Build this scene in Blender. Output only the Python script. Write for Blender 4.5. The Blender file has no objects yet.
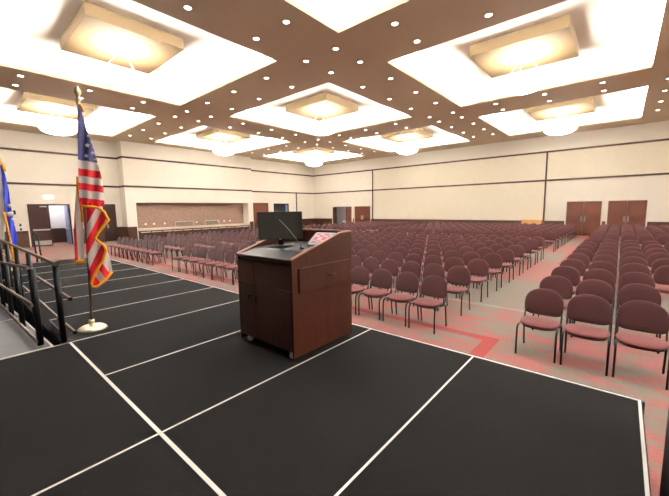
import bpy, bmesh, math, random
from mathutils import Vector, Matrix
random.seed(7)
SC = bpy.context.scene
COL = SC.collection
PI = math.pi

# ------------------------------------------------------------------ camera, world, exposure
EYE = 2.067                      # camera height over the hall floor
cam_d = bpy.data.cameras.new('camera')
cam = bpy.data.objects.new('camera', cam_d); COL.objects.link(cam)
yaw, pitch, roll = .709718, -.11688, -.014595
fw = Vector((-math.sin(yaw)*math.cos(pitch), math.cos(yaw)*math.cos(pitch), math.sin(pitch)))
rt = Vector((math.cos(yaw), math.sin(yaw), 0)); up = rt.cross(fw)
rt2 = rt*math.cos(roll)+up*math.sin(roll); up2 = -rt*math.sin(roll)+up*math.cos(roll)
M = Matrix((rt2, up2, -fw)).transposed().to_4x4(); M.translation = Vector((0, 0, EYE))
cam.matrix_world = M
cam_d.sensor_fit = 'HORIZONTAL'; cam_d.sensor_width = 36.0
cam_d.lens = 36.0*333.7457/669.0
cam_d.clip_start = .05; cam_d.clip_end = 200
SC.camera = cam
w = bpy.data.worlds.new('world'); SC.world = w; w.use_nodes = True
w.node_tree.nodes['Background'].inputs[0].default_value = (1, .95, .88, 1)
w.node_tree.nodes['Background'].inputs[1].default_value = .3
SC.view_settings.view_transform = 'Standard'; SC.view_settings.look = 'None'
SC.view_settings.exposure = 0.3; SC.view_settings.gamma = 1.0
SC.view_settings.use_curve_mapping = False
try:
    SC.cycles.max_bounces = 8; SC.cycles.diffuse_bounces = 5; SC.cycles.glossy_bounces = 3
    SC.cycles.sample_clamp_indirect = 8.0
except Exception: pass

COVE_W = 760.0      # each cove strip
UP_W = 230.0        # uplight in each pendant bowl
SPOT_W = 170.0      # each downlight
BOWL_E = 12.0

# ------------------------------------------------------------------ sizes
C = 4.85; ZC = EYE + C                    # ceiling soffit
ST = 0.60                                 # stage top
XC = [(.65*C, 2.05*C), (-1.30*C, .10*C), (-3.27*C, -1.84*C), (-5.24*C, -3.82*C)]
YR = [(.17*C, 1.575*C), (2.10*C, 3.50*C), (4.02*C, 5.40*C)]
YF = 28.1; XL, XM, XF = -27.5, -26.4, -27.2
YJ, YK = 8.4, 19.0                        # steps in the left wall
XR = 11.6; YB = -6.5
WZ = 1.0; T2 = EYE+1.78; T1 = EYE+3.76

# ------------------------------------------------------------------ materials
def lin(r, g, b):
    f = lambda c: (c/255/12.92) if c/255 <= .04045 else ((c/255+.055)/1.055)**2.4
    return (f(r), f(g), f(b), 1)
MATS = {}
def mat(name, col, rough=.6, metal=0, emit=None, es=0, noise=None, bump=None, spec=None, sheen=0, alpha=None):
    if name in MATS: return MATS[name]
    m = bpy.data.materials.new(name); m.use_nodes = True
    nt = m.node_tree; b = nt.nodes['Principled BSDF']
    b.inputs['Base Color'].default_value = col
    b.inputs['Roughness'].default_value = rough; b.inputs['Metallic'].default_value = metal
    if spec is not None: b.inputs['Specular IOR Level'].default_value = spec
    if sheen:
        b.inputs['Sheen Weight'].default_value = sheen
    if emit: b.inputs['Emission Color'].default_value = emit; b.inputs['Emission Strength'].default_value = es
    if noise or bump:
        tc = nt.nodes.new('ShaderNodeTexCoord'); mp = nt.nodes.new('ShaderNodeMapping')
        nt.links.new(tc.outputs['Object'], mp.inputs[0])
    if noise:   # (scale xyz, amount, detail)
        sc, amt = noise
        mp.inputs['Scale'].default_value = sc
        n = nt.nodes.new('ShaderNodeTexNoise'); n.inputs['Scale'].default_value = 1; n.inputs['Detail'].default_value = 5
        nt.links.new(mp.outputs[0], n.inputs['Vector'])
        r = nt.nodes.new('ShaderNodeMapRange'); r.inputs[1].default_value = .3; r.inputs[2].default_value = .7
        r.inputs[3].default_value = 1-amt; r.inputs[4].default_value = 1+amt
        nt.links.new(n.outputs[0], r.inputs[0])
        mx = nt.nodes.new('ShaderNodeVectorMath'); mx.operation = 'SCALE'
        mx.inputs[0].default_value = col[:3]; nt.links.new(r.outputs[0], mx.inputs['Scale'])
        nt.links.new(mx.outputs[0], b.inputs['Base Color'])
    if bump:    # (scale, strength)
        n2 = nt.nodes.new('ShaderNodeTexNoise'); n2.inputs['Scale'].default_value = bump[0]
        nt.links.new(tc.outputs['Object'], n2.inputs['Vector'])
        bp = nt.nodes.new('ShaderNodeBump'); bp.inputs['Strength'].default_value = bump[1]; bp.inputs['Distance'].default_value = .01
        nt.links.new(n2.outputs[0], bp.inputs['Height']); nt.links.new(bp.outputs[0], b.inputs['Normal'])
    MATS[name] = m
    return m
cream = mat('cream wall paint', lin(246, 241, 229), .8, noise=((1.5, 1.5, 1.5), .015))
cream_panel = mat('cream fabric wall panel', lin(243, 235, 216), .9, noise=((3, 3, 3), .02))
soffit = mat('taupe soffit paint', lin(200, 184, 155), .85, noise=((.5, .5, .5), .02))
white = mat('white coffer paint', lin(245, 240, 230), .85, noise=((.5, .5, .5), .01))
tan = mat('tan suspended panel', lin(96, 76, 48), .8, noise=((2, 2, 2), .02))
trimb = mat('dark brown trim', lin(60, 42, 31), .6, spec=.2, noise=((3, 3, 30), .08))
wains = mat('brown wainscot wood', lin(60, 38, 27), .55, spec=.15, noise=((14, 14, 1.2), .18))
doorw = mat('walnut door wood', lin(76, 40, 26), .5, spec=.2, noise=((22, 22, 1.5), .2))
doord = mat('dark brown door wood', lin(46, 27, 20), .55, spec=.15, noise=((22, 22, 1.5), .15))
steel = mat('brushed steel', lin(200, 198, 192), .3, .9, noise=((4, 4, 80), .05))
black = mat('black powder coat', lin(18, 17, 17), .45, spec=.3, noise=((20, 20, 20), .1))
blackm = mat('black steel tube', lin(12, 11, 11), .5, 0, spec=.2, noise=((30, 30, 30), .1))
railm = mat('grey brown rail tube', lin(120, 104, 92), .35, .5, noise=((20, 20, 20), .08))
alu = mat('aluminium stage edging', lin(236, 232, 228), .35, .2, noise=((3, 3, 3), .05))
gold = mat('polished gold', lin(240, 230, 196), .3, .6, noise=((8, 8, 8), .05))
fringe = mat('gold flag fringe', lin(250, 172, 28), .6, noise=((90, 90, 90), .25))
f_red = mat('red flag cloth', lin(222, 22, 42), .6, noise=((20, 20, 8), .08))
f_white = mat('white flag cloth', lin(250, 242, 240), .6, noise=((20, 20, 8), .04))
f_navy = mat('navy flag cloth', lin(42, 40, 92), .6, noise=((20, 20, 8), .12))
f_blue = mat('royal blue flag cloth', lin(72, 92, 236), .6, noise=((14, 14, 5), .12))
lamp_e = mat('lamp glow', (1, .97, .9, 1), .5, emit=(1, .96, .9, 1), es=9)
bowl_e = mat('opal glass bowl', (1, .97, .9, 1), .4, emit=(1, .99, .97, 1), es=BOWL_E)
stone = mat('pale counter stone', lin(205, 192, 175), .4, noise=((9, 9, 9), .06))
plasticw = mat('white plastic', lin(240, 238, 232), .5, noise=((9, 9, 9), .02))
greyw = mat('grey corridor paint', lin(168, 160, 160), .8, noise=((2, 2, 2), .02))
bluegrey = mat('blue grey door edge', lin(120, 132, 165), .4, noise=((12, 12, 2), .06))
screen = mat('matt dark monitor screen', lin(48, 46, 41), .5, spec=.2, noise=((5, 5, 5), .03))
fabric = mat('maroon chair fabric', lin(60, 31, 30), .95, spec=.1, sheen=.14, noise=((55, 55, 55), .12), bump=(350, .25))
fabric_lit = mat('maroon chair fabric lit from above', lin(88, 45, 43), .95, spec=.1, sheen=.12, noise=((55, 55, 55), .12), bump=(350, .25))  # chair maroon made lighter: overhead light on the seats put into the colour
lwood = mat('cherry lectern laminate', lin(55, 22, 11), .4, spec=.25, noise=((3, 26, 1.5), .2))
lwood2 = mat('cherry lectern door laminate', lin(62, 36, 26), .4, spec=.3, noise=((26, 3, 1.5), .2))
lblack = mat('black work surface laminate', lin(50, 50, 54), .3, noise=((30, 30, 30), .15))
honey = mat('honey oak wood', lin(200, 150, 92), .5, noise=((2, 20, 20), .1))
skirt = mat('dark stage skirting', lin(20, 16, 30), .9, noise=((20, 20, 2), .1))
pole_w = mat('dark oak pole wood', lin(92, 48, 32), .35, noise=((30, 30, 3), .15))
rampm = mat('grey ramp deck', lin(118, 117, 118), .7, spec=.2, noise=((7, 7, 7), .07))
glass = mat('guard glass', lin(240, 245, 240), .02)
MATS['guard glass'].node_tree.nodes['Principled BSDF'].inputs['Transmission Weight'].default_value = .9

def stage_mat():
    m = mat('charcoal stage carpet', lin(22, 20, 19), 1.0, spec=.03, sheen=.01, noise=((1.6, 1.6, 1.6), .12), bump=(260, .5)); return m
stagec = stage_mat()

def tilemat():
    m = bpy.data.materials.new('brown niche tile'); m.use_nodes = True; nt = m.node_tree; b = nt.nodes['Principled BSDF']
    tc = nt.nodes.new('ShaderNodeTexCoord'); mp = nt.nodes.new('ShaderNodeMapping'); mp.inputs['Rotation'].default_value = (0, PI/2, 0)
    br = nt.nodes.new('ShaderNodeTexBrick'); br.inputs['Scale'].default_value = 1; br.inputs['Brick Width'].default_value = .12; br.inputs['Row Height'].default_value = .05
    br.inputs['Mortar Size'].default_value = .004
    br.inputs['Color1'].default_value = lin(150, 122, 106); br.inputs['Color2'].default_value = lin(126, 102, 88); br.inputs['Mortar'].default_value = lin(112, 90, 78)
    sp = nt.nodes.new('ShaderNodeSeparateXYZ'); cb = nt.nodes.new('ShaderNodeCombineXYZ')
    nt.links.new(tc.outputs['Object'], sp.inputs[0]); nt.links.new(sp.outputs[1], cb.inputs[0]); nt.links.new(sp.outputs[2], cb.inputs[1])
    nt.links.new(cb.outputs[0], br.inputs['Vector']); nt.links.new(br.outputs[0], b.inputs['Base Color']); b.inputs['Roughness'].default_value = .5
    return m
tile = tilemat()

def carpetmat():
    m = bpy.data.materials.new('taupe and salmon broadloom carpet'); m.use_nodes = True
    nt = m.node_tree; L = nt.links; N = nt.nodes; b = N['Principled BSDF']
    b.inputs['Roughness'].default_value = .95; b.inputs['Specular IOR Level'].default_value = .15
    tc = N.new('ShaderNodeTexCoord'); sp = N.new('ShaderNodeSeparateXYZ'); L.new(tc.outputs['Object'], sp.inputs[0])
    def mth(op, a, c=None, d=None):
        n = N.new('ShaderNodeMath'); n.operation = op
        for i, v in enumerate((a, c, d)):
            if v is None: continue
            if isinstance(v, (int, float)): n.inputs[i].default_value = v
            else: L.new(v, n.inputs[i])
        return n.outputs[0]
    X, Y = sp.outputs[0], sp.outputs[1]
    def noise(sx, sy, det=4, off=0):
        mp = N.new('ShaderNodeMapping'); mp.inputs['Scale'].default_value = (sx, sy, 1); mp.inputs['Location'].default_value = (off, off, 0)
        L.new(tc.outputs['Object'], mp.inputs[0])
        n = N.new('ShaderNodeTexNoise'); n.inputs['Scale'].default_value = 1; n.inputs['Detail'].default_value = det
        L.new(mp.outputs[0], n.inputs['Vector']); return n.outputs[0]
    streak = noise(1.7, 5.5, 3); fine = noise(4, 46, 3, 5); big = noise(.55, .8, 2, 9)
    def step(v, a, c):
        r = N.new('ShaderNodeMapRange'); r.inputs[1].default_value = a; r.inputs[2].default_value = c
        r.interpolation_type = 'SMOOTHSTEP'; L.new(v, r.inputs[0]); return r.outputs[0]
    mixed = step(mth('ADD', mth('MULTIPLY', streak, .75), mth('ADD', mth('MULTIPLY', fine, .2), mth('MULTIPLY', big, .35))), .60, .70)
    # block pattern further back: 3 m taupe, 4 m salmon
    ph = mth('MODULO', mth('ADD', mth('SUBTRACT', Y, 7.35), 70), 7.0)
    blk = step(ph, 2.98, 3.06)
    near = mth('LESS_THAN', Y, 7.35)
    far_pat = mth('MULTIPLY', blk, mth('ADD', .55, mth('MULTIPLY', mixed, .45)))
    far_pat = mth('ADD', far_pat, mth('MULTIPLY', mth('SUBTRACT', 1, blk), mth('MULTIPLY', mixed, .12)))
    pat = mth('ADD', mth('MULTIPLY', near, mixed), mth('MULTIPLY', mth('SUBTRACT', 1, near), far_pat))
    # red border band and its return towards the stage
    l1 = mth('MULTIPLY', mth('MULTIPLY', mth('GREATER_THAN', Y, 5.30), mth('LESS_THAN', Y, 5.48)), mth('LESS_THAN', X, -1.32))
    l2 = mth('MULTIPLY', mth('MULTIPLY', mth('GREATER_THAN', X, -1.52), mth('LESS_THAN', X, -1.32)), mth('LESS_THAN', Y, 5.48))
    l3 = mth('MULTIPLY', mth('MULTIPLY', mth('GREATER_THAN', X, -1.62), mth('LESS_THAN', X, -1.50)), mth('GREATER_THAN', Y, 14))
    line = mth('MULTIPLY', mth('MINIMUM', mth('ADD', mth('ADD', l1, l2), l3), 1), .75)
    pale = mth('MULTIPLY', mth('GREATER_THAN', Y, 7.22), mth('LESS_THAN', Y, 7.36))
    def mix(f, c1, c2):
        n = N.new('ShaderNodeMix'); n.data_type = 'RGBA'; L.new(f, n.inputs[0])
        for i, v in ((6, c1), (7, c2)):
            if isinstance(v, tuple): n.inputs[i].default_value = v
            else: L.new(v, n.inputs[i])
        return n.outputs[2]
    c = mix(mth('MULTIPLY', pat, .9), lin(94, 87, 77), lin(120, 70, 66))
    c = mix(mth('MULTIPLY', pale, .5), c, lin(116, 108, 98))
    c = mix(line, c, lin(116, 32, 32))
    d = N.new('ShaderNodeVectorMath'); d.operation = 'SCALE'; L.new(c, d.inputs[0])
    g = N.new('ShaderNodeMapRange'); g.inputs[1].default_value = .3; g.inputs[2].default_value = .7; g.inputs[3].default_value = .86; g.inputs[4].default_value = 1.12
    L.new(noise(30, 60, 3), g.inputs[0]); L.new(g.outputs[0], d.inputs['Scale']); L.new(d.outputs[0], b.inputs['Base Color'])
    return m
carpet = carpetmat()

# ------------------------------------------------------------------ mesh helpers
class MB:
    def __init__(s): s.bm = bmesh.new(); s.mats = []
    def mi(s, m):
        if m is None: return 0
        if m not in s.mats: s.mats.append(m)
        return s.mats.index(m)
    def box(s, x0, x1, y0, y1, z0, z1, m=None, bevel=0):
        i = s.mi(m)
        r = bmesh.ops.create_cube(s.bm, size=1)
        bmesh.ops.scale(s.bm, vec=(abs(x1-x0), abs(y1-y0), abs(z1-z0)), verts=r['verts'])
        bmesh.ops.translate(s.bm, vec=((x0+x1)/2, (y0+y1)/2, (z0+z1)/2), verts=r['verts'])
        fs = set(f for v in r['verts'] for f in v.link_faces)
        for f in fs: f.material_index = i
        if bevel:
            es = set(e for f in fs for e in f.edges)
            q = bmesh.ops.bevel(s.bm, geom=list(es), offset=bevel, segments=2, affect='EDGES', profile=.5)
            for f in q['faces']: f.material_index = i
        return r['verts']
    def prism(s, pts, axis, a, b, m=None):
        """polygon pts in the plane normal to axis, extruded from a to b"""
        i = s.mi(m)
        def P(p, t): return {'x': (t, p[0], p[1]), 'y': (p[0], t, p[1]), 'z': (p[0], p[1], t)}[axis]
        v0 = [s.bm.verts.new(P(p, a)) for p in pts]; v1 = [s.bm.verts.new(P(p, b)) for p in pts]
        fs = [s.bm.faces.new(v0), s.bm.faces.new(v1[::-1])]
        n = len(pts)
        for k in range(n): fs.append(s.bm.faces.new((v0[k], v1[k], v1[(k+1) % n], v0[(k+1) % n])))
        for f in fs: f.material_index = i
    def tube(s, pts, r, m=None, seg=8, caps=True, radii=None):
        i = s.mi(m); pts = [Vector(p) for p in pts]; rings = []
        prev = None
        for k, p in enumerate(pts):
            if k == 0: t = pts[1]-pts[0]
            elif k == len(pts)-1: t = pts[-1]-pts[-2]
            else: t = (pts[k+1]-p).normalized()+(p-pts[k-1]).normalized()
            t.normalize()
            if prev is None:
                a = Vector((0, 0, 1)) if abs(t.z) < .9 else Vector((1, 0, 0)); u = t.cross(a).normalized()
            else: u = (prev-t*prev.dot(t)).normalized()
            prev = u; v = t.cross(u); rr = radii[k] if radii else r
            rings.append([s.bm.verts.new(p+(u*math.cos(2*PI*j/seg)+v*math.sin(2*PI*j/seg))*rr) for j in range(seg)])
        for A, B in zip(rings, rings[1:]):
            for j in range(seg):
                f = s.bm.faces.new((A[j], A[(j+1) % seg], B[(j+1) % seg], B[j])); f.material_index = i; f.smooth = True
        if caps:
            for R in (rings[0][::-1], rings[-1]):
                f = s.bm.faces.new(R); f.material_index = i
    def lathe(s, prof, c=(0, 0, 0), m=None, seg=24, close=True):
        i = s.mi(m); rings = []
        for r, z in prof:
            if r < 1e-6: rings.append([s.bm.verts.new((c[0], c[1], c[2]+z))])
            else: rings.append([s.bm.verts.new((c[0]+r*math.cos(2*PI*j/seg), c[1]+r*math.sin(2*PI*j/seg), c[2]+z)) for j in range(seg)])
        for A, B in zip(rings, rings[1:]):
            for j in range(seg):
                k = (j+1) % seg
                if len(A) == 1 and len(B) == 1: continue
                vs = [A[0], B[k], B[j]] if len(A) == 1 else ([A[j], A[k], B[0]] if len(B) == 1 else [A[j], A[k], B[k], B[j]])
                f = s.bm.faces.new(vs); f.material_index = i; f.smooth = True
    def pad(s, outline, half_t, fn, m=None, rings=(1, .985, .93, .8, .5, 0.0), back=1.0):
        """pillow: outline (closed list of 2D points about 0,0), thickness profile, fn(u,v,w)->xyz"""
        i = s.mi(m); n = len(outline)
        def ring(k, sgn):
            if k == 0: return [s.bm.verts.new(fn(0, 0, sgn*half_t))]
            h = half_t*math.sqrt(max(0, 1-k**6))*sgn
            return [s.bm.verts.new(fn(u*k, v*k, h)) for u, v in outline]
        edge = ring(1, 1)
        for sgn in (1, -1):
            A = edge
            for k in rings[1:]:
                B = ring(k, sgn*(1 if sgn > 0 else back))
                for j in range(n):
                    q = (j+1) % n
                    vs = [A[j], A[q], B[0]] if len(B) == 1 else [A[j], A[q], B[q], B[j]]
                    if sgn < 0: vs = vs[::-1]
                    f = s.bm.faces.new(vs); f.material_index = i; f.smooth = True
                A = B
    def build(s, name, m=None, parent=None, loc=None):
        bmesh.ops.recalc_face_normals(s.bm, faces=s.bm.faces)
        me = bpy.data.meshes.new(name); s.bm.to_mesh(me); s.bm.free()
        for x in (s.mats or [m]): me.materials.append(x)
        o = bpy.data.objects.new(name, me); COL.objects.link(o)
        if parent: o.parent = parent
        if loc: o.location = loc
        return o
def tag(o, label=None, cat=None, group=None, kind=None):
    if label: o['label'] = label
    if cat: o['category'] = cat
    if group: o['group'] = group
    if kind: o['kind'] = kind
    return o
def empty(name, loc=(0, 0, 0), rz=0):
    o = bpy.data.objects.new(name, None); COL.objects.link(o); o.location = loc; o.rotation_euler = (0, 0, rz); o.empty_display_size = .1
    return o
def struct(o): o['kind'] = 'structure'; return o
def dup(root, loc, rz=0):
    r = root.copy(); COL.objects.link(r); r.location = loc; r.rotation_euler = (0, 0, rz)
    for ch in list(root.children):
        c = ch.copy(); COL.objects.link(c); c.parent = r
        for g in ch.children:
            d = g.copy(); COL.objects.link(d); d.parent = c
    return r
def area(name, loc, rot, sx, sy, watts, col, parent=None, spread=None):
    l = bpy.data.lights.new(name, 'AREA'); l.shape = 'RECTANGLE'; l.size = sx; l.size_y = sy; l.energy = watts; l.color = col
    if spread: l.spread = spread
    o = bpy.data.objects.new(name, l); COL.objects.link(o); o.location = loc; o.rotation_euler = rot
    if parent: o.parent = parent
    return o

# ------------------------------------------------------------------ floor, walls
b = MB(); b.box(XL-3, XR, YB, YF+4, -.1, 0); struct(b.build('floor', carpet))

def wallx(name, x, y0, y1, z1, openings=(), th=.25, m=cream, z0=0):
    """wall with its room face at x (room on +x side), openings (ya,yb,za,zb)"""
    b = MB(); ys = sorted(openings); cur = y0
    for (ya, yb, za, zb) in ys:
        if ya > cur: b.box(x-th, x, cur, ya, z0, z1)
        if za > z0: b.box(x-th, x, ya, yb, z0, za)
        b.box(x-th, x, ya, yb, zb, z1); cur = yb
    if cur < y1: b.box(x-th, x, cur, y1, z0, z1)
    return struct(b.build(name, m))
def wally(name, y, x0, x1, z1, openings=(), th=.25, m=cream):
    b = MB(); cur = x0
    for (xa, xb, za, zb) in sorted(openings):
        if xa > cur: b.box(cur, xa, y, y+th, 0, z1)
        if za > 0: b.box(xa, xb, y, y+th, 0, za)
        b.box(xa, xb, y, y+th, zb, z1); cur = xb
    if cur < x1: b.box(cur, x1, y, y+th, 0, z1)
    return struct(b.build(name, m))
ZT = ZC+.75
D3 = (3.38, 5.44, 0, 2.62)
wl = wallx('wall_left', XL, YB, YJ, ZT, [D3])
NICHE = (9.05, 18.55, .80, 2.72)
b = MB()
b.box(XM-.25, XM, YJ, NICHE[0], 0, ZT); b.box(XM-.25, XM, NICHE[1], YK, 0, ZT)
b.box(XM-.25, XM, NICHE[0], NICHE[1], NICHE[3], ZT); b.box(XM-.25, XM, NICHE[0], NICHE[1], 0, .66)
b.box(XL-.25, XM-.25, YJ, YJ+.25, 0, ZT); b.box(XF-.25, XM-.25, YK-.25, YK, 0, ZT)
struct(b.build('wall_left', cream))
b = MB(); b.box(XM-1.0, XM-.9, NICHE[0]-.1, NICHE[1]+.1, .5, 2.9); struct(b.build('wall_niche_back', tile))
b = MB(); b.box(XM-.9, XM-.25, NICHE[0]-.1, NICHE[0], .5, 2.9); b.box(XM-.9, XM-.25, NICHE[1], NICHE[1]+.1, .5, 2.9)
b.box(XM-.9, XM-.25, NICHE[0], NICHE[1], NICHE[3], NICHE[3]+.1)
struct(b.build('wall_niche_side', cream))
WD = (22.25, 24.1, 0, 2.62)
wallx('wall_left', XF, YK, YF, ZT, [WD])
DA = (-24.3, -21.65, 0, 2.30)
wally('wall_far', YF, XF-.3, XR, ZT, [DA])
b = MB(); b.box(XR, XR+.25, YB, YF, 0, ZT); struct(b.build('wall_right', cream))
b = MB(); b.box(XL, XR, YB-.25, YB, 0, ZT); struct(b.build('wall_back', mat('darkened unseen back wall', lin(52, 46, 44), .95, noise=((9, 9, .3), .3))))  # unseen back wall, darkened to keep bounce light off camera-facing chair backs

# trims: dark bands, uprights, wainscot
def trim(name, *bx, m=trimb):
    b = MB()
    for q in bx: b.box(*q)
    return struct(b.build(name, m))
e = .045
for z in (T1, T2):
    trim('trim_1' if z == T1 else 'trim_2', (XL, XL+e, YB, YJ, z-.06, z+.06), (XL, XM+e, YJ-e, YJ, z-.06, z+.06), (XM, XM+e, YJ-e, YK, z-.06, z+.06),
         (XF, XF+e, YK, YF, z-.06, z+.06), (XF, XR, YF-e, YF, z-.06, z+.06), (XR-e, XR, YB, YF, z-.06, z+.06))
trim('trim_3', (-4.30, -4.20, YF-.06, YF, WZ, T1)); trim('trim_4', (-19.05, -18.95, YF-.06, YF, WZ, T1)); trim('trim_5', (XF, XF+.06, 25.3, 25.4, WZ, T2))
def wainscot(name, *bx):
    o = trim(name, *bx, m=wains)
    return o
def wx_(x, y0, y1): return [(x, x+.03, y0, y1, 0, WZ-.06), (x, x+.05, y0, y1, WZ-.06, WZ), (x, x+.045, y0, y1, 0, .14)]
def wy_(x0, x1): return [(x0, x1, YF-.03, YF, 0, WZ-.06), (x0, x1, YF-.05, YF, WZ-.06, WZ), (x0, x1, YF-.045, YF, 0, .14)]
wainscot('trim_6', *wx_(XL, YB, D3[0]-.08), *wx_(XL, D3[1]+.08, 7.3), *wx_(XL, 8.05, YJ))
wainscot('trim_7', *wx_(XM, YJ, 8.98), *wx_(XM, 18.62, YK), *wx_(XF, YK, 19.6), *wx_(XF, 21.5, WD[0]-.08), *wx_(XF, WD[1]+.08, YF), (XL, XM, YJ-.03, YJ, 0, WZ))
wainscot('trim_8', *wy_(XF, -24.4), *wy_(-21.5, -21.33), *wy_(-19.2, -3.0), *wy_(-.95, -.78), *wy_(1.2, XR))
# cream fabric panels between the far trims
for k, (xa, xb) in enumerate(((-18.9, -4.32), (-4.18, XR-.1))):
    b = MB(); b.box(xa, xb, YF-.02, YF-.001, T2+.06, T1-.06)
    if k == 0: b.box(xa, xb, YF-.02, YF-.001, WZ+.01, T2-.06)
    tag(struct(b.build('wall_far_panel', cream_panel)))

# ------------------------------------------------------------------ ceiling
def ceiling():
    b = MB(); th = .12; P = .35; H = .61
    xs = sorted([(x0, x1) for x0, x1 in XC]); ys = YR
    X0, X1, Y0, Y1 = XL-.3, XR+.25, YB-.25, YF+.25
    s, wt = soffit, white
    # soffit slabs: strips along y between coffer columns, then the cross pieces
    cur = X0
    for x0, x1 in xs:
        b.box(cur, x0, Y0, Y1, ZC, ZC+th, s); cy = Y0
        for y0, y1 in ys:
            b.box(x0, x1, cy, y0, ZC, ZC+th, s); cy = y1
        b.box(x0, x1, cy, Y1, ZC, ZC+th, s); cur = x1
    b.box(cur, X1, Y0, Y1, ZC, ZC+th, s)
    o = struct(b.build('ceiling')); 
    b = MB()
    for x0, x1 in xs:
        for y0, y1 in ys:
            a0, a1, c0, c1 = x0-P, x1+P, y0-P, y1+P; z0, z1 = ZC+th, ZC+H
            b.box(a0-.05, a0, c0, c1, z0, z1); b.box(a1, a1+.05, c0, c1, z0, z1)
            b.box(a0, a1, c0-.05, c0, z0, z1); b.box(a0, a1, c1, c1+.05, z0, z1)
            b.box(a0-.05, a1+.05, c0-.05, c1+.05, z1, z1+.05)
    struct(b.build('ceiling', white))
    b = MB(); b.box(X0, X1, Y0, Y1, ZT, ZT+.1); struct(b.build('ceiling', white))
ceiling()
ordx = ['outer right', 'right', 'middle', 'left']; ordy = ['nearest', 'middle', 'back']
lens_parts = None
for ix, (x0, x1) in enumerate(XC):
    for iy, (y0, y1) in enumerate(YR):
        cx, cy = (x0+x1)/2, (y0+y1)/2
        zz = ZC+.15; W2 = (x1-x0); H2 = (y1-y0)
        for (lx, ly, rot, sx, sy) in ((x0-.17, cy, (0, math.radians(-14), 0), .2, H2), (x1+.17, cy, (0, math.radians(14), 0), .2, H2),
                                     (cx, y0-.17, (math.radians(14), 0, 0), W2, .2), (cx, y1+.17, (math.radians(-14), 0, 0), W2, .2)):
            l = area('cove_strip_light', (lx, ly, zz), (rot[0]+PI, rot[1], 0), sx, sy, COVE_W, (.96, 1, 1.07))
        if ix == 0: continue
        e = empty('suspended_ceiling_panel', (cx, cy, ZC+.27))
        b = MB(); b.box(-1.42, 1.42, -1.3, 1.3, 0, .34, bevel=.01); b.build('panel', tan, e)
        tag(e, f'tan square panel hung in the {ordy[iy]} coffer of the {ordx[ix]} column', 'ceiling panel', 'ceiling panels in the coffers')
        p = empty('pendant_light', (cx, cy, .81*C+EYE))
        b = MB(); R = .78; b.lathe([(R*math.sin(t*PI/2/10), R*.42*(1-math.cos(t*PI/2/10))) for t in range(11)]+[(R-.03, R*.42), (R-.05, R*.40)], m=bowl_e, seg=32)
        b.build('bowl', parent=p)
        b = MB(); b.lathe([(R+.015, R*.42-.02), (R+.02, R*.42+.02), (R-.02, R*.42+.02), (R-.02, R*.42-.02), (R+.015, R*.42-.02)], seg=32); b.build('rim', plasticw, p)
        b = MB()
        for a in range(3):
            b.tube([((R)*math.cos(a*2.094), R*math.sin(a*2.094), R*.42), (.05*math.cos(a*2.094), .05*math.sin(a*2.094), ZC+.27-(.81*C+EYE))], .004, seg=5)
        b.build('hanger', plasticw, p)
        tag(p, f'glowing opal bowl pendant below the {ordy[iy]} coffer of the {ordx[ix]} column', 'pendant lamp', 'bowl pendants')
        l = bpy.data.lights.new('bowl_uplight', 'AREA'); l.shape = 'DISK'; l.size = 1.3; l.energy = UP_W; l.color = (1, .94, .82)
        lo = bpy.data.objects.new('bowl_uplight', l); COL.objects.link(lo); lo.parent = p; lo.location = (0, 0, R*.42+.01); lo.rotation_euler = (PI, 0, 0)

for vx, vy, lb in ((-9.35, 5.31, 'square white air vent in the near left coffer, towards its right corner'), (-12.9, 1.87, 'square white air vent in the near left coffer, at the edge of view'), (-14.2, 6.3, 'square white air vent in the near left coffer, towards its far corner')):
    b = MB(); b.box(-.3, .3, -.3, .3, -.03, 0, bevel=.005)
    for q in (.24, .17, .10): b.box(-q, q, -q, q, -.03-(.24-q)*.2-.012, -.03, bevel=.003)
    tag(b.build('air_vent', mat('pale grey vent metal', lin(232, 230, 226), .5, noise=((9, 9, 9), .03)), loc=(vx, vy, ZC+.609)), lb, 'air vent')
# downlights in the soffit beams
BXs = [(.22, .50), (-1.435, -1.70), (-3.41, -3.68)]; BYs = [(1.71, 1.97), (3.64, 3.90)]
XI = [-.19, -.60, -1.01, -2.13, -2.57, -3.01, -4.1, -4.55, -5.0]
YI = [.05, .47, .89, 1.30, 2.37, 2.79, 3.20, 4.28, 4.69, 5.09]
pts = []
for k, bx in enumerate(BXs):
    for x in bx:
        for y in sorted(YI+[v for q in BYs for v in q]): pts.append((x, y, ('right', 'middle', 'left')[k]+' lengthwise beam'))
for k, by in enumerate(BYs):
    for y in by:
        for x in XI: pts.append((x, y, ('nearer', 'farther')[k]+' cross beam'))
dm = MB(); dm.lathe([(.075, 0), (.095, -.012), (.105, 0), (.106, .01)], m=plasticw, seg=16); dm.lathe([(0, -.004), (.078, -.004)], m=lamp_e, seg=16)
d0 = dm.build('recessed_downlight'); first = True
sl = bpy.data.lights.new('downlight_beam', 'SPOT'); sl.energy = SPOT_W; sl.spot_size = math.radians(85); sl.spot_blend = .8; sl.shadow_soft_size = .08; sl.color = (1, 1, 1.02)
cnt = {}
words = ['first', 'second', 'third', 'fourth', 'fifth', 'sixth', 'seventh', 'eighth', 'ninth', 'tenth', 'eleventh', 'twelfth', 'thirteenth', 'fourteenth', 'fifteenth', 'sixteenth', 'seventeenth', 'eighteenth', 'nineteenth']
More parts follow.
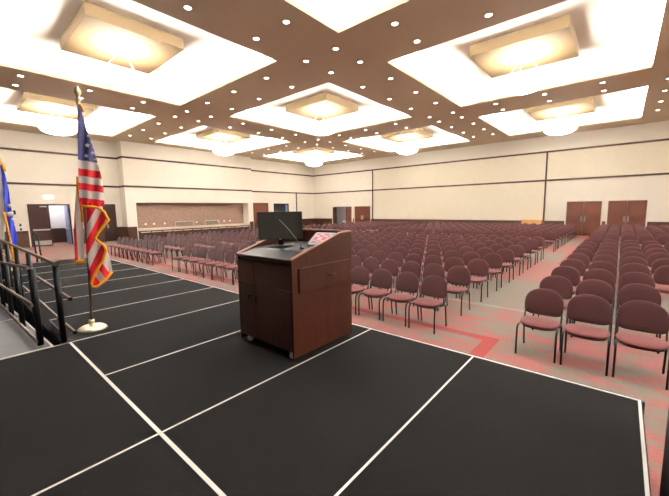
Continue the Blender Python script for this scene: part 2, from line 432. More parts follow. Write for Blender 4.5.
for x, y, where in pts:
    o = d0 if first else d0.copy()
    if not first: COL.objects.link(o)
    first = False
    o.location = (x*C, y*C, ZC-.001)
    line = (where, x if 'length' in where else y); cnt[line] = cnt.get(line, 0)+1
    side = ('left row' if x in (.22, -1.70, -3.68) else 'right row') if 'length' in where else ('near row' if y in (1.71, 3.64) else 'far row')
    frm = 'front' if 'length' in where else 'right'
    tag(o, f'round recessed downlight in the {where}, {side}, {words[cnt[line]-1]} from the {frm}', 'downlight', f'downlights in the {where}')
    s = bpy.data.objects.new('downlight_beam', sl); COL.objects.link(s); s.location = (x*C, y*C, ZC-.03)

# ------------------------------------------------------------------ doors
def leaf(b, x0, x1, z1, y, m=None, t=.05):
    """door leaf in the xz plane with three sunk panels"""
    b.box(x0, x1, y, y+t, .01, z1, m); w_ = x1-x0
    for za, zb in ((.18, .82), (1.02, 1.2), (1.34, z1-.15)):
        b.box(x0+.1, x1-.1, y-.03, y, za, zb, m, bevel=.012)
def far_door(n, x0, x1, z1, label=None):
    g = empty(f'door_{n}', (0, 0, 0)); struct(g)
    mid = (x0+x1)/2
    for xa, xb, s in ((x0+.08, mid-.005, 1), (mid+.005, x1-.08, -1)):
        b = MB(); leaf(b, xa, xb, z1-.08, YF-.04); o = b.build('door_leaf', doorw, g)
        b = MB(); hx = xb-.09 if s == 1 else xa+.09
        b.box(hx-.04, hx+.04, YF-.075, YF-.05, .95, 1.35, bevel=.005); b.tube([(hx, YF-.05, 1.0), (hx, YF-.11, 1.03), (hx, YF-.11, 1.27), (hx, YF-.05, 1.3)], .012)
        b.build('door_handle', steel, o)
    b = MB(); b.box(x0, x0+.08, YF-.06, YF, 0, z1); b.box(x1-.08, x1, YF-.06, YF, 0, z1); b.box(x0, x1, YF-.06, YF, z1-.08, z1)
    b.build('door_frame', cream, g)
far_door(1, -3.0, -.95, 2.4); far_door(2, -.78, 1.22, 2.4); far_door(3, -21.33, -19.2, 2.36)
# open double door at the far left of the far wall
g = struct(empty('door_4'))
b = MB(); leaf(b, -24.28, -23.75, 2.24, YF-.04); b.build('door_leaf', doord, g)
b = MB(); leaf(b, -22.45, -21.68, 2.24, YF-.04); b.build('door_leaf', doorw, g)
b = MB(); b.box(-24.38, -24.3, YF-.06, YF, 0, 2.3); b.box(-21.65, -21.57, YF-.06, YF, 0, 2.3); b.box(-24.38, -21.57, YF-.06, YF, 2.3, 2.38); b.build('door_frame', cream, g)
b = MB(); b.box(-26, -20, YF+2.5, YF+2.6, 0, 2.8); b.box(-26, -20, YF+.25, YF+2.6, 2.8, 2.9); b.box(-26, -25.9, YF+.25, YF+2.6, 0, 2.9); b.box(-20.1, -20, YF+.25, YF+2.6, 0, 2.9)
struct(b.build('wall_corridor', greyw))
area('corridor_light', (-23, YF+1.4, 2.75), (0, 0, 0), 2, 1, 60, (1, .97, .92))
e = empty('covered_table', (-22.95, YF+.9, 0))
b = MB(); b.box(-.5, .5, -.3, .3, .02, .75, bevel=.03); b.build('cloth', plasticw, e)
tag(e, 'table under a white cloth seen through the open far double door', 'table')

# left wall double door: left leaf shut, right side open onto a grey corridor
g = struct(empty('door_5'))
def leafx(b, x, y0, y1, z1, t=.05, m=None): b.box(x-t, x, y0, y1, .01, z1, m)
b = MB(); leafx(b, XL-.02, 3.46, 4.40, 2.54); lf = b.build('door_leaf', doord, g)
b = MB(); b.box(XL-.02, XL+.06, 3.52, 4.34, .98, 1.07, bevel=.01); b.build('push_bar', steel, lf)
b = MB(); b.box(XL-.02, XL-.005, 3.5, 4.36, .06, .34); b.build('kick_plate', steel, lf)
b = MB(); b.box(XL-.02, XL+.05, 3.95, 4.3, 2.44, 2.5, bevel=.01); b.build('door_closer', steel, lf)
b = MB(); b.box(XL-1.0, XL-.04, 5.33, 5.38, .01, 2.54); lf2 = b.build('door_leaf', bluegrey, g)
b = MB(); b.box(XL-.95, XL-.1, 5.27, 5.33, .98, 1.07, bevel=.01); b.build('push_bar', steel, lf2)
b = MB(); b.box(XL-.1, XL+.04, 3.38, 3.46, 0, 2.62); b.box(XL-.1, XL+.04, 5.38, 5.46, 0, 2.62); b.box(XL-.1, XL+.04, 3.38, 5.46, 2.54, 2.62); b.build('door_frame', doord, g)
b = MB(); b.box(XL-2.4, XL-2.3, 1, 9, 1.0, 2.9); b.box(XL-2.4, XL-.25, .9, 1, 0, 2.9); b.box(XL-2.4, XL-.25, 9, 9.1, 0, 2.9); b.box(XL-2.4, XL-.25, 1, 9, 2.9, 3.0)
struct(b.build('wall_corridor', greyw))
b = MB(); b.box(XL-2.4, XL-2.28, 1, 9, 0, 1.0); struct(b.build('trim_9', doord))
area('corridor_light', (XL-1.4, 4.8, 2.85), (0, 0, 0), 1, 2.5, 110, (.95, .95, 1))
# single doors further along
def doorx(n, x, y0, y1, z1, m, hy):
    g = struct(empty(f'door_{n}')); b = MB(); b.box(x, x+.03, y0+.06, y1-.06, .01, z1-.06); lf = b.build('door_leaf', m, g)
    b = MB(); b.box(x+.03, x+.08, hy-.03, hy+.03, .95, 1.2, bevel=.005); b.build('door_handle', steel, lf)
    b = MB(); b.box(x, x+.05, y0, y0+.06, 0, z1); b.box(x, x+.05, y1-.06, y1, 0, z1); b.box(x, x+.05, y0, y1, z1-.06, z1); b.build('door_frame', m, g)
doorx(6, XL, 7.3, 8.05, 2.62, doord, 7.5)
doorx(7, XF, 19.65, 21.45, 2.75, doorw, 20.55)
# glazed opening beyond it
g = struct(empty('door_8'))
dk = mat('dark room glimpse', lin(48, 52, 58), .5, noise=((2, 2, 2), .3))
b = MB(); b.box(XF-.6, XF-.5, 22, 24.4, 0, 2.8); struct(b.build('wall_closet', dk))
b = MB(); b.box(XF-.05, XF+.05, 22.17, 22.27, 0, 2.7); b.box(XF-.05, XF+.05, 24.08, 24.18, 0, 2.7); b.box(XF-.05, XF+.05, 22.17, 24.18, 2.6, 2.7); b.build('door_frame', doord, g)
b = MB(); b.box(XF-.02, XF+.0, 23.75, 24.0, 0.02, 2.6); b.build('door_leaf', bluegrey, g)
# wall bits
o = MB(); o.box(-5.55, -4.3, YF-.55, YF-.05, 0, 1.06, bevel=.01); o = o.build('low_cabinet', honey); tag(o, 'low honey oak cabinet against the far wall left of the brown doors', 'cabinet')
o = MB(); o.box(1.66, 1.78, YF-.03, YF, 1.62, 1.78, bevel=.005); tag(o.build('thermostat', plasticw), 'small white thermostat on the far wall right of the brown double doors', 'thermostat')
o = MB(); o.box(XM, XM+.03, 8.52, 8.66, 1.3, 1.52, bevel=.005); tag(o.build('wall_switch', plasticw), 'small white switch plate on the left wall beside the long counter niche', 'wall switch')
e = empty('exit_sign', (XL, 4.42, 3.05)); b = MB(); b.box(0, .08, -.25, .25, -.12, .12, bevel=.01); b.build('housing', mat('pale sign plastic', lin(250, 250, 240), .4, emit=(1, 1, .93, 1), es=.7), e)
tag(e, 'small pale lit exit sign above the open left double door', 'exit sign')
def text(body, size, m, parent, loc, rot, ext=.004):
    c = bpy.data.curves.new('lettering', 'FONT'); c.body = body; c.size = size; c.extrude = ext; c.align_x = 'CENTER'; c.align_y = 'CENTER'
    o = bpy.data.objects.new('lettering', c); COL.objects.link(o)
    dg = bpy.context.evaluated_depsgraph_get(); me = bpy.data.meshes.new_from_object(o.evaluated_get(dg))
    n = bpy.data.objects.new('lettering', me); COL.objects.link(n); me.materials.clear(); me.materials.append(m)
    bpy.data.objects.remove(o); n.parent = parent; n.location = loc; n.rotation_euler = rot
    return n
text('EXIT', .2, mat('pale green lettering', lin(170, 205, 170), .5), e, (.083, 0, 0), (PI/2, 0, PI/2))
e = empty('wall_sign', (XL, 2.98, 1.02)); b = MB(); b.box(0, .02, -.13, .13, -.28, .28, bevel=.004); b.build('sign_board', plasticw, e)
b = MB()
for zz in (.13, -.13):
    b.lathe([(0, -.03), (.025, -.02), (.03, 0), (.025, .02), (0, .03)], c=(.025, 0, zz+.06), seg=10); b.box(.02, .026, -.05, .05, zz-.08, zz+.03, bevel=.002)
b.build('pictogram', black, e); e.location = (XL+.0, 2.98, 1.25)
tag(e, 'white upright sign with two dark symbols on the left wall beside the double door', 'sign')
o = MB(); o.box(XL, XL+.08, 2.72, 2.84, 2.0, 2.25, bevel=.01); tag(o.build('wall_speaker', black), 'small black box on the left wall behind the blue flag', 'wall box')

# ------------------------------------------------------------------ counter niche
e = empty('serving_counter', (XM, (NICHE[0]+NICHE[1])/2, 0)); hl = (NICHE[1]-NICHE[0])/2
b = MB(); b.box(-.9, .12, -hl, hl, .68, .82, bevel=.01); b.build('worktop', stone, e)
b = MB(); b.box(0, .06, -hl, hl, .0, .68); b.build('base', doord, e)
for k in range(12):
    y0 = -hl+.1+k*(2*hl-.2)/12; b = MB(); b.box(.06, .085, y0+.04, y0+(2*hl-.2)/12-.04, .54, .60, bevel=.003); b.build('pale_rail', stone, e)
tag(e, 'long pale stone serving counter in the lit niche of the left wall', 'counter')
for k, y in enumerate((9.9, 10.5, 11.3, 13.9, 15.9, 16.5, 17.1)):
    o = MB(); o.box(XM-.9, XM-.87, y-.07, y+.07, 1.06, 1.18, bevel=.004)
    tag(o.build('power_outlet', plasticw), f'small white outlet plate on the brown niche wall, {words[k]} from the left', 'outlet', 'outlets on the niche wall')
for k, (ya, yb) in enumerate(((11.9, 13.4), (14.4, 15.7))):
    e = empty('glass_guard', (XM-.4, (ya+yb)/2, .822)); h2 = (yb-ya)/2
    for s in (-1, 1):
        b = MB(); b.box(-.015, .015, s*h2-.015, s*h2+.015, 0, .42); b.build('post', steel, e)
    b = MB(); b.box(-.005, .005, -h2+.02, h2-.02, .1, .4); b.build('glass_panel', glass, e); b = MB(); b.box(-.012, .012, -h2, h2, .40, .425); b.build('top_rail', plasticw, e)
    tag(e, f'clear glass food guard on the niche counter, {("left", "right")[k]} one of two', 'glass guard')
nl = bpy.data.lights.new('niche_spot', 'SPOT'); nl.energy = 17; nl.spot_size = math.radians(100); nl.spot_blend = .6; nl.color = (1, .86, .72); nl.shadow_soft_size = .03
for k in range(9):
    s = bpy.data.objects.new('niche_spot', nl); COL.objects.link(s); s.location = (XM-.65, 9.55+k*1.0, 2.68)

# ------------------------------------------------------------------ stage
GX = .195; SX0 = GX-11*1.22-.17; SY1 = 3.27; GY = .80
b = MB()
b.box(-4.69, GX, -4.0, SY1, .0, ST-.001); b.box(SX0, -4.69, .72, SY1, 0, ST-.001)
struct(b.build('floor_stage', stagec))
b = MB(); t = .007
def strip(x0, x1, y0, y1): b.box(x0, x1, y0, y1, ST-.004, ST+.002)
strip(SX0, GX+.006, SY1-.004, SY1+.012); strip(GX-.012, GX+.006, -4, SY1)
for k in range(1, 12):
    x = GX-1.218*k
    strip(x-t, x+t, -4 if k in (1, 2, 4) else GY+.016, SY1-.012)
strip(-4.69, GX, GY-.012, GY+.012)
struct(b.build('trim_10', alu))
b = MB(); b.box(GX+.006, GX+.014, -4, SY1+.03, .0, ST-.01); b.box(SX0, GX+.03, SY1+.012, SY1+.03, 0, ST-.01); b.box(SX0-.02, SX0, .72, SY1+.03, 0, ST-.01)
struct(b.build('trim_11', skirt))
# ramp
e = empty('access_ramp', (-4.69, 0, 0)); b = MB(); sl_ = .072
b.prism([(0, ST-.004), (-8.2, ST-.004-8.2*sl_), (-8.2, 0), (0, 0)], 'y', -.66, .66); b.build('ramp_deck', rampm, e)
b = MB()
for yy in (-.66, .64): b.prism([(0, ST), (-8.2, ST-8.2*sl_), (-8.2, ST-8.2*sl_-.02), (0, ST-.02)], 'y', yy, yy+.02)
b.prism([(0, ST+.001), (-.03, ST-.001), (-.03, ST-.02), (0, ST-.02)], 'y', -.64, .64)
for q in (2.44, 4.88, 7.3): b.prism([(-q, ST-q*sl_+.001), (-q-.02, ST-(q+.02)*sl_+.001), (-q-.02, ST-q*sl_-.02), (-q, ST-q*sl_-.02)], 'y', -.64, .64)
b.build('edging', alu, e)
tag(e, 'grey deck ramp running down from the stage at the lower left', 'ramp')
# stage guard rail (level)
e = empty('stage_guard_rail', (-4.75, .76, ST))
for x in (0, -1.85, -3.15, -4.45, -5.75, -7.05, -8.35):
    b = MB(); b.tube([(x, 0, 0), (x, 0, .89)], .031, seg=10); b.build('post', blackm, e)
b = MB(); b.tube([(.03, 0, .905), (-8.4, 0, .905)], .022, seg=10); b.tube([(.0, 0, .905), (.045, 0, .905)], .026, seg=10); b.build('top_rail', railm, e)
for z, x1 in ((.56, .36), (.20, .40)):
    b = MB(); b.tube([(x1, .03, z), (-8.4, .03, z)], .017, seg=8); r = b.build('rail', railm, e)
    b = MB(); b.tube([(x1, .03, z), (x1+.025, .03, z)], .02, seg=10); b.build('end_cap', black, r)
b = MB(); b.box(-.62, 0, -.02, 0, 0.0, .12); b.build('toe_board', blackm, e)
tag(e, 'level black guard rail along the stage edge above the ramp', 'railing', 'railings at the ramp')
e = empty('ramp_hand_rail', (-4.83, .57, ST)); 
for x in (0, -1.35, -2.55, -3.8, -5.1, -6.4):
    b = MB(); b.tube([(x, 0, sl_*x+.006), (x, 0, .87+sl_*x)], .031, seg=10); b.build('post', blackm, e)
for z in (.885, .47, .06):
    b = MB(); b.tube([(.02, -.03, z), (-7.6, -.03, z-7.6*sl_)], .019, seg=8); b.build('rail', railm, e)
tag(e, 'sloping three-bar black hand rail following the ramp down', 'railing', 'railings at the ramp')
# stair rail at the far end of the stage
e = empty('stair_hand_rail', (-13.3, 1.72, ST))
b = MB()
for yy in (0, .1): b.tube([(0, yy, 0), (.0, yy-.03, .86)], .02)
b.tube([(0, -.03, .86), (0, .07, .86)], .02); b.tube([(0, -.03, .5), (-.02, .09, .5)], .015); b.build('rail', blackm, e)
tag(e, 'short black stair hand rail at the far left end of the stage', 'railing')

# ------------------------------------------------------------------ lectern
LX0, LX1, LY0, LY1 = -3.20, -2.31, 2.07, 2.98
e = empty('lectern', ((LX0+LX1)/2, (LY0+LY1)/2, ST)); ox, oy = e.location.x, e.location.y
hx = (LX1-LX0)/2; hy = (LY1-LY0)/2
prof = [(-hy, .03), (-hy, 1.0), (-hy+.02, 1.005), (hy-.20, 1.205), (hy, 1.215), (hy, .03)]
for s in (-1, 1):
    x0, x1 = (hx-.022, hx) if s == 1 else (-hx, -hx+.022)
    b = MB(); b.prism(prof, 'x', x0, x1); sp = b.build('side_panel', lwood, e)
    b = MB(); b.prism([(-hy-.004, .99), (-hy-.004, 1.004), (-hy+.02, 1.01), (hy-.20, 1.212), (hy+.003, 1.222), (hy+.003, 1.212), (hy-.20, 1.201), (-hy+.02, .996)], 'x', x0-.002, x1+.002)
    b.build('edge_band', mat('pale edge band', lin(170, 120, 96), .35, noise=((10, 10, 10), .1)), sp)  # rim strip in a paler tone than the side panels
b = MB(); b.box(-hx+.022, hx-.022, hy-.022, hy, .03, 1.21); b.build('rear_panel', lwood, e)
b = MB(); b.box(-hx-.002, hx+.002, hy-.03, hy+.004, 1.205, 1.222); b.build('top_rail', MATS['pale edge band'], e)
b = MB(); b.box(-hx+.022, hx-.022, -hy+.03, hy-.022, .09, .11); b.box(-hx+.022, hx-.022, -hy+.03, -hy+.05, .9, .965); b.build('carcass', lwood2, e)
b = MB(); b.prism([(-hy-.012, .97), (-hy-.012, .995), (-hy+.25, 1.045), (hy-.022, 1.062), (hy-.022, 1.035), (-hy+.25, 1.02)], 'x', -hx+.022, hx-.022); b.build('work_surface', lblack, e)
b = MB(); b.box(-hx-.004, hx-.0, -hy-.02, -hy-.01, .968, .998, bevel=.004); b.build('nosing', lwood2, e)
xm = -2.90-ox
for xa, xb, kx, side in ((-hx+.004, xm-.003, xm-.07, 1), (xm+.003, hx-.024, xm+.05, -1)):
    b = MB(); b.box(xa, xb, -hy-.004, -hy+.018, .09, .69, bevel=.003); b.box(xa, xb, -hy-.004, -hy+.018, .696, .93, bevel=.003); d = b.build('door', lwood2, e)
    b = MB(); b.tube([(kx, -hy-.004, .51), (kx, -hy-.03, .51), (kx, -hy-.03, .56), (kx, -hy-.004, .56)], .006); b.tube([(kx, -hy-.03, .50), (kx, -hy-.03, .57)], .009); b.build('handle', black, d)
b = MB(); b.box(hx, hx+.018, -hy+.08, hy-.03, .665, .905, bevel=.004); d = b.build('drawer', lwood, e)
b = MB(); b.tube([(hx+.018, .02, .785), (hx+.045, .03, .785), (hx+.045, .13, .785), (hx+.018, .14, .785)], .006); b.build('handle', black, d)
for cx, cy in ((-hx+.10, -hy+.06), (hx-.08, -hy+.05), (-hx+.1, hy-.1), (hx-.08, hy-.1)):
    b = MB(); b.tube([(cx-.012, cy, .033), (cx+.012, cy, .033)], .033, seg=14); b.box(cx-.02, cx+.02, cy-.02, cy+.02, .06, .09); b.build('caster', plasticw, e)
tag(e, 'cherry wood lectern cabinet with sloping top standing on the stage', 'lectern')
sz = lambda y: ST+1.045+(y-LY0-.25)*.0267+.006     # work surface height
# monitor
MY = 2.47; MXc = -2.925
e = empty('monitor', (MXc, MY, sz(MY)+.001), math.radians(44))
b = MB(); b.lathe([(0, .012), (.10, .012), (.118, .006), (.12, 0), (0, 0)], seg=24); bmesh.ops.scale(b.bm, vec=(1.15, .8, 1), verts=b.bm.verts)
for v in b.bm.verts: v.co.z += .005
b.build('stand_base', black, e)
b = MB(); b.box(-.03, .03, .0, .02, .01, .2, bevel=.005); b.build('stand_neck', black, e)
b = MB(); b.box(-.248, .248, -.03, .012, .075, .388, bevel=.006); b.box(-.2, .2, .01, .03, .1, .3, bevel=.01); bz = b.build('bezel', black, e)
b = MB(); b.box(-.240, .240, -.033, -.029, .09, .380); b.build('screen', screen, e)
b = MB(); b.box(-.014, .014, -.034, -.03, .079, .086); b.build('badge', plasticw, bz)
tag(e, 'black flat monitor with dark blank screen standing on the lectern', 'monitor')
# gooseneck microphone
e = empty('gooseneck_microphone', (-2.54, 2.43, sz(2.43)))
b = MB(); b.lathe([(0, .02), (.02, .018), (.028, 0), (0, 0)], seg=14); b.build('mount', black, e)
P0, P3 = Vector((0, 0, .015)), Vector((-.19, -.14, .31))
gp = [P0]+[P0.lerp(P3, k/8)+Vector((0, 0, .02*math.sin(PI*k/8))) for k in range(1, 8)]+[P3]
b = MB(); b.tube(gp, .0025, seg=6); b.build('gooseneck', steel, e)
b = MB(); b.tube([P3, P3+Vector((-.03, -.025, .012))], .008, seg=8); b.build('capsule', black, e)
tag(e, 'thin gooseneck microphone rising in front of the lectern monitor', 'microphone')
# touch panel
e = empty('control_touch_panel', (-2.50, 2.72, sz(2.72)+.002), math.radians(12))
b = MB(); b.prism([(-.12, 0), (-.12, .02), (.08, .135), (.12, .135), (.14, .02)], 'x', -.14, .10); b.build('console_body', mat('dark silver console', lin(128, 126, 128), .35, .5, noise=((20, 20, 20), .05)), e)
b = MB(); b.prism([(-.085, .0425), (-.085, .0465), (.06, .130), (.06, .126)], 'x', -.10, .07)
pk = bpy.data.materials.new('lit pink touch screen'); pk.use_nodes = True; nt = pk.node_tree; bs = nt.nodes['Principled BSDF']
ch = nt.nodes.new('ShaderNodeTexChecker'); ch.inputs['Scale'].default_value = 18; ch.inputs['Color1'].default_value = lin(236, 200, 206); ch.inputs['Color2'].default_value = lin(214, 40, 70)
tc = nt.nodes.new('ShaderNodeTexCoord'); nt.links.new(tc.outputs['Object'], ch.inputs[0]); nt.links.new(ch.outputs[0], bs.inputs['Emission Color']); bs.inputs['Emission Strength'].default_value = .35; bs.inputs['Base Color'].default_value = (.1, .02, .03, 1)
b.build('touch_screen', pk, e)
tag(e, 'wedge-shaped silver control console with pink lit screen on the lectern', 'control panel')

# ------------------------------------------------------------------ flags
def flag_cloth(polys, to_local, parent, thick=.004):
    """polys: (polygon, [(nx,ny,[(limit,mat),...])], depth, name) in drawing units, mapped onto the cloth plane"""
    pass
def clip_build(name, poly, bands, direction, default, T, parent, depth, amp, freq, cell=2.0):
    """cloth piece: planar polygon cut along stripe lines, then into small cells, folded in depth"""
    bm = bmesh.new(); vs = [bm.verts.new((p[0], p[1], 0)) for p in poly]; bm.faces.new(vs)
    d = Vector((direction[0], direction[1], 0)).normalized()
    for lim, _ in bands:
        bmesh.ops.bisect_plane(bm, geom=bm.verts[:]+bm.edges[:]+bm.faces[:], plane_co=d*lim, plane_no=d)
    x0 = min(p[0] for p in poly); x1 = max(p[0] for p in poly); y0 = min(p[1] for p in poly); y1 = max(p[1] for p in poly)
    x = x0+cell
    while x < x1:
        bmesh.ops.bisect_plane(bm, geom=bm.verts[:]+bm.edges[:]+bm.faces[:], plane_co=(x, 0, 0), plane_no=(1, 0, 0)); x += cell
    y = y0+cell*3
    while y < y1:
        bmesh.ops.bisect_plane(bm, geom=bm.verts[:]+bm.edges[:]+bm.faces[:], plane_co=(0, y, 0), plane_no=(0, 1, 0)); y += cell*3
    mats = []
    for f in bm.faces:
        c = f.calc_center_median(); t = c.dot(d); m = default
        for lim, mm in bands:
            if t < lim: m = mm; break
        if m not in mats: mats.append(m)
        f.material_index = mats.index(m); f.smooth = True
    bm.normal_update()
    for v in bm.verts:
        u, w_ = v.co.x, v.co.y
        dep = depth+amp*math.sin(u*freq+w_*.02)
        v.co = T(u, w_, dep)
    r = bmesh.ops.solidify(bm, geom=bm.faces[:], thickness=.004)
    bmesh.ops.recalc_face_normals(bm, faces=bm.faces)
    me = bpy.data.meshes.new(name); bm.to_mesh(me); bm.free()
    for m in mats: me.materials.append(m)
    o = bpy.data.objects.new(name, me); COL.objects.link(o); o.parent = parent
    return o
# outline units of the cloth drawing -> metres on the hanging plane beside the pole
e = empty('american_flag', (-4.99, 1.09, ST))
E1, NN = Vector((.2134, .977, 0)), Vector((.977, -.2134, 0))   # along the cloth, and out of it towards the hall
def T(u, v, dep):
    return E1*(.0100157*u-.00098128*v-.598681)+NN*dep+Vector((0, 0, 2.716-.01115*(v-104)-3.4e-6*(v-104)**2))
P_TOP, P_BOT = Vector((.02, .084, 2.74)), Vector((0, 0, .06))
b = MB(); b.lathe([(0, .075), (.03, .075), (.035, .05), (.05, .06), (.08, .055), (.12, .045), (.15, .025), (.165, 0), (0, 0)], seg=32)
b.lathe([(.0, .13), (.03, .125), (.032, .09), (.024, .07), (0, .07)], seg=20); b.build('base', gold, e)
b = MB(); b.tube([P_BOT, P_TOP], .0145, seg=12); b.build('pole', pole_w, e)
b = MB(); tp = P_TOP-Vector((0, 0, .01))
b.lathe([(0, 0), (.022, 0), (.026, .02), (.016, .035), (.03, .055), (.03, .07), (.015, .085), (.022, .11), (.036, .14), (.034, .17), (.016, .20), (.012, .215), (0, .22)], c=tp, seg=16); b.build('finial', gold, e)
R_, W_, N_ = f_red, f_white, f_navy
upper = [(77.6, 104), (80.3, 104), (82.5, 113), (88, 133), (91.6, 143), (94.5, 152), (97, 161), (99.4, 169), (101.5, 178), (103.5, 190), (104.5, 205), (98, 206.5), (88, 204.8), (79.8, 204.8), (79, 190), (78, 160), (77.4, 130)]
# bands run down the cloth, sloping gently
clip_build('flag_field', upper, [(148.3, N_), (156.8, W_), (164.2, R_), (171.2, W_), (178.1, R_), (186.0, W_)], (-.12, .993), R_, T, e, .035, .018, .55)
mid = [(82.5, 205.5), (98, 207), (104, 211), (108.5, 220), (103, 226), (97, 234), (94.6, 239), (98, 242.5), (104, 247), (106.6, 252), (103, 262), (98, 270), (92.6, 279), (90.6, 284), (88.6, 268), (86, 250), (84, 225)]
clip_build('flag_fold', mid, [(180.5, R_), (187.5, W_), (195.2, R_), (203.4, W_)], (25, 13), R_, T, e, .018, .02, .45)
low = [(106, 249), (111, 262), (113, 274), (106, 282.5), (97, 288.5), (92, 286), (93, 277), (98, 268), (103, 259)]
clip_build('flag_fold', low, [(-80.2, R_), (-73.2, W_), (-66.9, R_)], (13, -9), W_, T, e, .0, .02, .45)
back = [(78.5, 172), (81.5, 172), (84.3, 262), (75.2, 262), (74.2, 232), (74.8, 212), (76.2, 190)]
clip_build('flag_fold', back, [(60.0, R_)], (1, -.07), W_, T, e, -.04, .012, .7)
def fr(pts_, dep, r=.014):
    b = MB(); b.tube([T(u, v, dep) for u, v in pts_], r, seg=7); b.build('fringe', fringe, e)
fr([(78.4, 103.5), (81, 104.5), (83.3, 110)], .04, .012)
fr([(79.6, 206), (88, 206), (97.5, 207.5), (104, 212), (106.4, 217), (108.7, 220.5), (103.4, 226.5), (97.4, 234.4), (95, 239), (98, 242.3), (104, 246.8), (106.2, 251.5), (103, 262), (98, 270), (92.8, 279), (90.8, 284), (92.5, 288), (97, 288.8), (106, 283), (112.6, 275)], .04, .0165)
fr([(75.6, 262.5), (84, 262.5)], -.03, .026)
fr([(77.4, 176), (77.8, 188), (82, 212), (82.5, 222)], -.01, .012)
def star(u, v, r, dep=.066):
    b = MB(); c = T(u, v, dep); vs = []
    for k in range(10):
        a = PI/2+k*PI/5; rr = r*(1 if k % 2 == 0 else .42); vs.append(b.bm.verts.new(c+E1*(rr*math.cos(a))+Vector((0, 0, rr*math.sin(a)))))
    f = b.bm.faces.new(vs); bmesh.ops.solidify(b.bm, geom=[f], thickness=.004); b.build('star', plasticw, e)
for u, v in ((86.6, 144.5), (92.3, 151.6), (86, 155), (88.2, 134.2), (94.2, 158.2), (86.8, 143.8), (81, 148), (82.5, 135), (81, 157), (83, 124)): 
    if u > 85: star(u, v, .026 if u < 93 else .016)
tag(e, 'red, white and blue striped flag with gold fringe on a leaning floor pole', 'flag')

# blue flag further down the stage
e = empty('blue_flag', (-12.0, 1.0, ST)); th2 = math.atan2(1.0, -12.0)
r2 = Vector((-math.sin(th2), math.cos(th2), 0))*-1; r2 = Vector((.083, .9965, 0)); n2 = Vector((.9965, -.083, 0))
def T2f(u, v, dep):
    return r2*(.0183807*u-.00235444*v+.450061)+n2*dep+Vector((0, 0, -.000249*u-.0254809*v+6.9066))
b = MB(); b.lathe([(0, .08), (.03, .07), (.05, .04), (.13, .02), (.15, 0), (0, 0)], seg=24); b.build('base', gold, e)
b = MB(); b.tube([(0, 0, .05), T2f(1, 163, 0)], .015, seg=8); b.build('pole', pole_w, e)
b = MB(); b.lathe([(0, 0), (.02, 0), (.02, .04), (.035, .09), (.03, .14), (0, .18)], c=T2f(1, 163, 0), seg=12); b.build('finial', gold, e)
bl = [(0, 165), (3, 168), (6, 178), (9, 192), (10.8, 206), (14, 222), (17.3, 236), (17.5, 245), (14.5, 254), (12, 245), (9.5, 230), (6, 217), (4.5, 203), (2.5, 185)]
clip_build('flag_field', bl, [(9999, f_blue)], (0, 1), f_blue, T2f, e, .06, .03, .9, cell=1.5)
clip_build('flag_fold', [(-3, 166), (1, 166), (2.5, 185), (4, 205), (4.5, 240), (-1, 240)], [(9999, f_white)], (0, 1), f_white, T2f, e, .02, .02, .9, cell=1.5)
b = MB(); b.tube([T2f(u, v, .09) for u, v in ((0, 163), (3, 166), (5, 172))], .03, seg=6); b.build('fringe', fringe, e)
b = MB(); b.tube([T2f(u, v, .07) for u, v in ((4, 212), (7, 226), (10, 238), (12, 250), (14, 256), (15, 264))], .03, seg=6, radii=[.025, .025, .025, .025, .04, .045]); b.build('fringe', fringe, e)
b = MB()
for u, v, r_ in ((9.5, 205.5, .05), (9, 214, .06), (11, 213, .05), (12.5, 219, .03)): b.lathe([(0, -r_), (r_*.8, -r_*.6), (r_, 0), (r_*.8, r_*.6), (0, r_)], c=T2f(u, v, .07), seg=8)
b.build('emblem', plasticw, e)
tag(e, 'blue fringed flag on a pole at the far left of the stage', 'flag')

# dark loudspeaker column just right of the stage
e = empty('loudspeaker_column', (.50, 2.53, 0), 0)
b = MB(); b.box(-.2, .45, -.3, .3, .04, 3.2, bevel=.01); b.build('cabinet', black, e)
b = MB(); b.box(-.12, .37, -.31, -.3, .3, 3.1); b.build('grille', mat('black speaker mesh', lin(14, 14, 14), .7, bump=(200, .4)), e)
for k in (-1, 1):
    b = MB(); b.box(-.15+.25*(k+1), -.05+.25*(k+1), -.25, .25, 0, .04); b.build('foot', black, e)
tag(e, 'tall black loudspeaker column at the right edge beside the stage', 'loudspeaker')

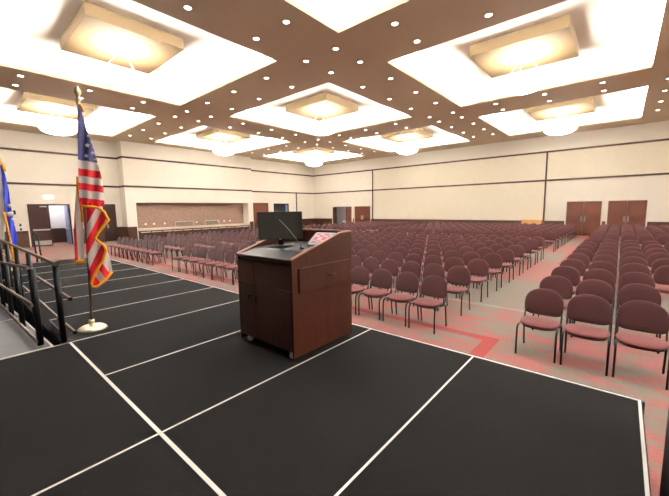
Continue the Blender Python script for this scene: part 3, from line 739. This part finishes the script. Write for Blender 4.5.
# ------------------------------------------------------------------ chairs
def outl(a, bt, bb, nt_, nb_, n):
    pts_ = []
    for k in range(n):
        t = 2*PI*k/n; c, s = math.cos(t), math.sin(t); nn = nt_ if s >= 0 else nb_; h = bt if s >= 0 else bb
        pts_.append((a*math.copysign(abs(c)**(2/nn), c), h*math.copysign(abs(s)**(2/nn), s)))
    return pts_
def seat_fn(u, v, w_): return (u, .225+v, .435+w_+.012*math.cos(v*6)-.25*u*u*.0)
def back_fn(u, v, w_):
    # v up the back, w towards the sitter (-y)
    y = .435+.20*(v+.17)-w_-.35*u*u
    return (u, y, .655+v)
def chair_parts(n=26, seg=8, rings=(1, .985, .93, .8, .5, 0.0)):
    P = []
    b = MB(); b.pad(outl(.238, .225, .235, 3.0, 2.6, n), .032, seat_fn, rings=rings); P.append(('seat', b, fabric_lit))
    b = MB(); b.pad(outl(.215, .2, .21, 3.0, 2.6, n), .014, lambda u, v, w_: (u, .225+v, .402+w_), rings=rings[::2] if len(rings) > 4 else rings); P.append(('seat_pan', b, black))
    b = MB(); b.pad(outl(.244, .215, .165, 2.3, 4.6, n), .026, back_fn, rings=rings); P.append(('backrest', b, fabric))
    for s in (-1, 1):
        b = MB(); b.tube([(s*.232, 0, 0), (s*.232, .0, .33), (s*.232, .012, .385), (s*.232, .05, .412), (s*.225, .20, .415)], .0125, seg=seg); P.append(('leg', b, blackm))
        b = MB(); b.tube([(s*.232, .475, 0), (s*.232, .425, .36), (s*.232, .39, .405), (s*.225, .20, .415)], .0125, seg=seg); P.append(('leg', b, blackm))
        b = MB(); b.tube([(s*.222, .30, .41), (s*.228, .38, .425), (s*.228, .425, .47), (s*.22, .445, .62)], .011, seg=seg); P.append(('back_post', b, blackm))
    return P
proto = empty('stacking_chair')
for nm, b, m in chair_parts(): b.build(nm, m, proto)
ROWY = [5.08+1.19*k for k in range(9)]+[17.65+1.22*k for k in range(8)]
seats = []
PX = .54
for r, y in enumerate(ROWY):
    for k in range(6): seats.append((-.775+.53*k, y, 'right block', r, k))
    for k in range(18): seats.append((-2.445-PX*k, y, 'wide centre block', r, k))
    for k in range(10): seats.append((-13.85-PX*k, y, 'far left block', r, k))
def infront(x, y):
    p = Vector((x, y, .5-EYE)); d = p.dot(fw); u = 334.5+333.7*p.dot(rt2)/d
    return u < 680
seats = [s for s in seats if infront(s[0], s[1])]
seats.sort(key=lambda s: s[0]**2+s[1]**2)
first = True
for i, (x, y, blk, r, k) in enumerate(seats[:300]):
    jx, jy, jr = random.uniform(-.008, .008), random.uniform(-.02, .02), random.uniform(-.02, .02)
    if first: c = proto; c.location = (x+jx, y+jy, 0); c.rotation_euler = (0, 0, jr); first = False
    else: c = dup(proto, (x+jx, y+jy, 0), jr)
    side = 'left aisle edge' if blk == 'right block' else 'right aisle edge'
    tag(c, f'maroon padded chair, {words[r]} row of the {blk}, {words[k]} seat from its {side.replace(" aisle edge", " end")}', 'chair', f'maroon chairs of the {blk}')
# the remaining, farthest chairs: one object
far = MB()
import itertools
lowp = []
for nm, b, m in chair_parts(14, 4, (1, .93, .7, 0.0)):
    bmesh.ops.recalc_face_normals(b.bm, faces=b.bm.faces); b.bm.verts.ensure_lookup_table(); b.bm.verts.index_update(); lowp.append(([v.co.copy() for v in b.bm.verts], [([v.index for v in f.verts], f.smooth) for f in b.bm.faces], m)); 
allv, allf, fm, fsm = [], [], [], []
fmats = [fabric, black, blackm, fabric_lit]
for (x, y, blk, r, k) in seats[300:]:
    o_ = Vector((x+random.uniform(-.008, .008), y+random.uniform(-.02, .02), 0))
    for vs, fs, m in lowp:
        base = len(allv); allv.extend([(v+o_)[:] for v in vs])
        for f, sm in fs: allf.append([base+q for q in f]); fm.append(fmats.index(m)); fsm.append(sm)
me = bpy.data.meshes.new('stacking_chairs'); me.from_pydata(allv, [], allf)
for m in fmats: me.materials.append(m)
me.polygons.foreach_set('material_index', fm); me.polygons.foreach_set('use_smooth', fsm); me.update()
o = bpy.data.objects.new('stacking_chairs', me); COL.objects.link(o)
tag(o, 'remaining maroon padded chairs filling the farthest rows of the hall', 'chairs', kind='stuff')
print('CHAIRS', len(seats))
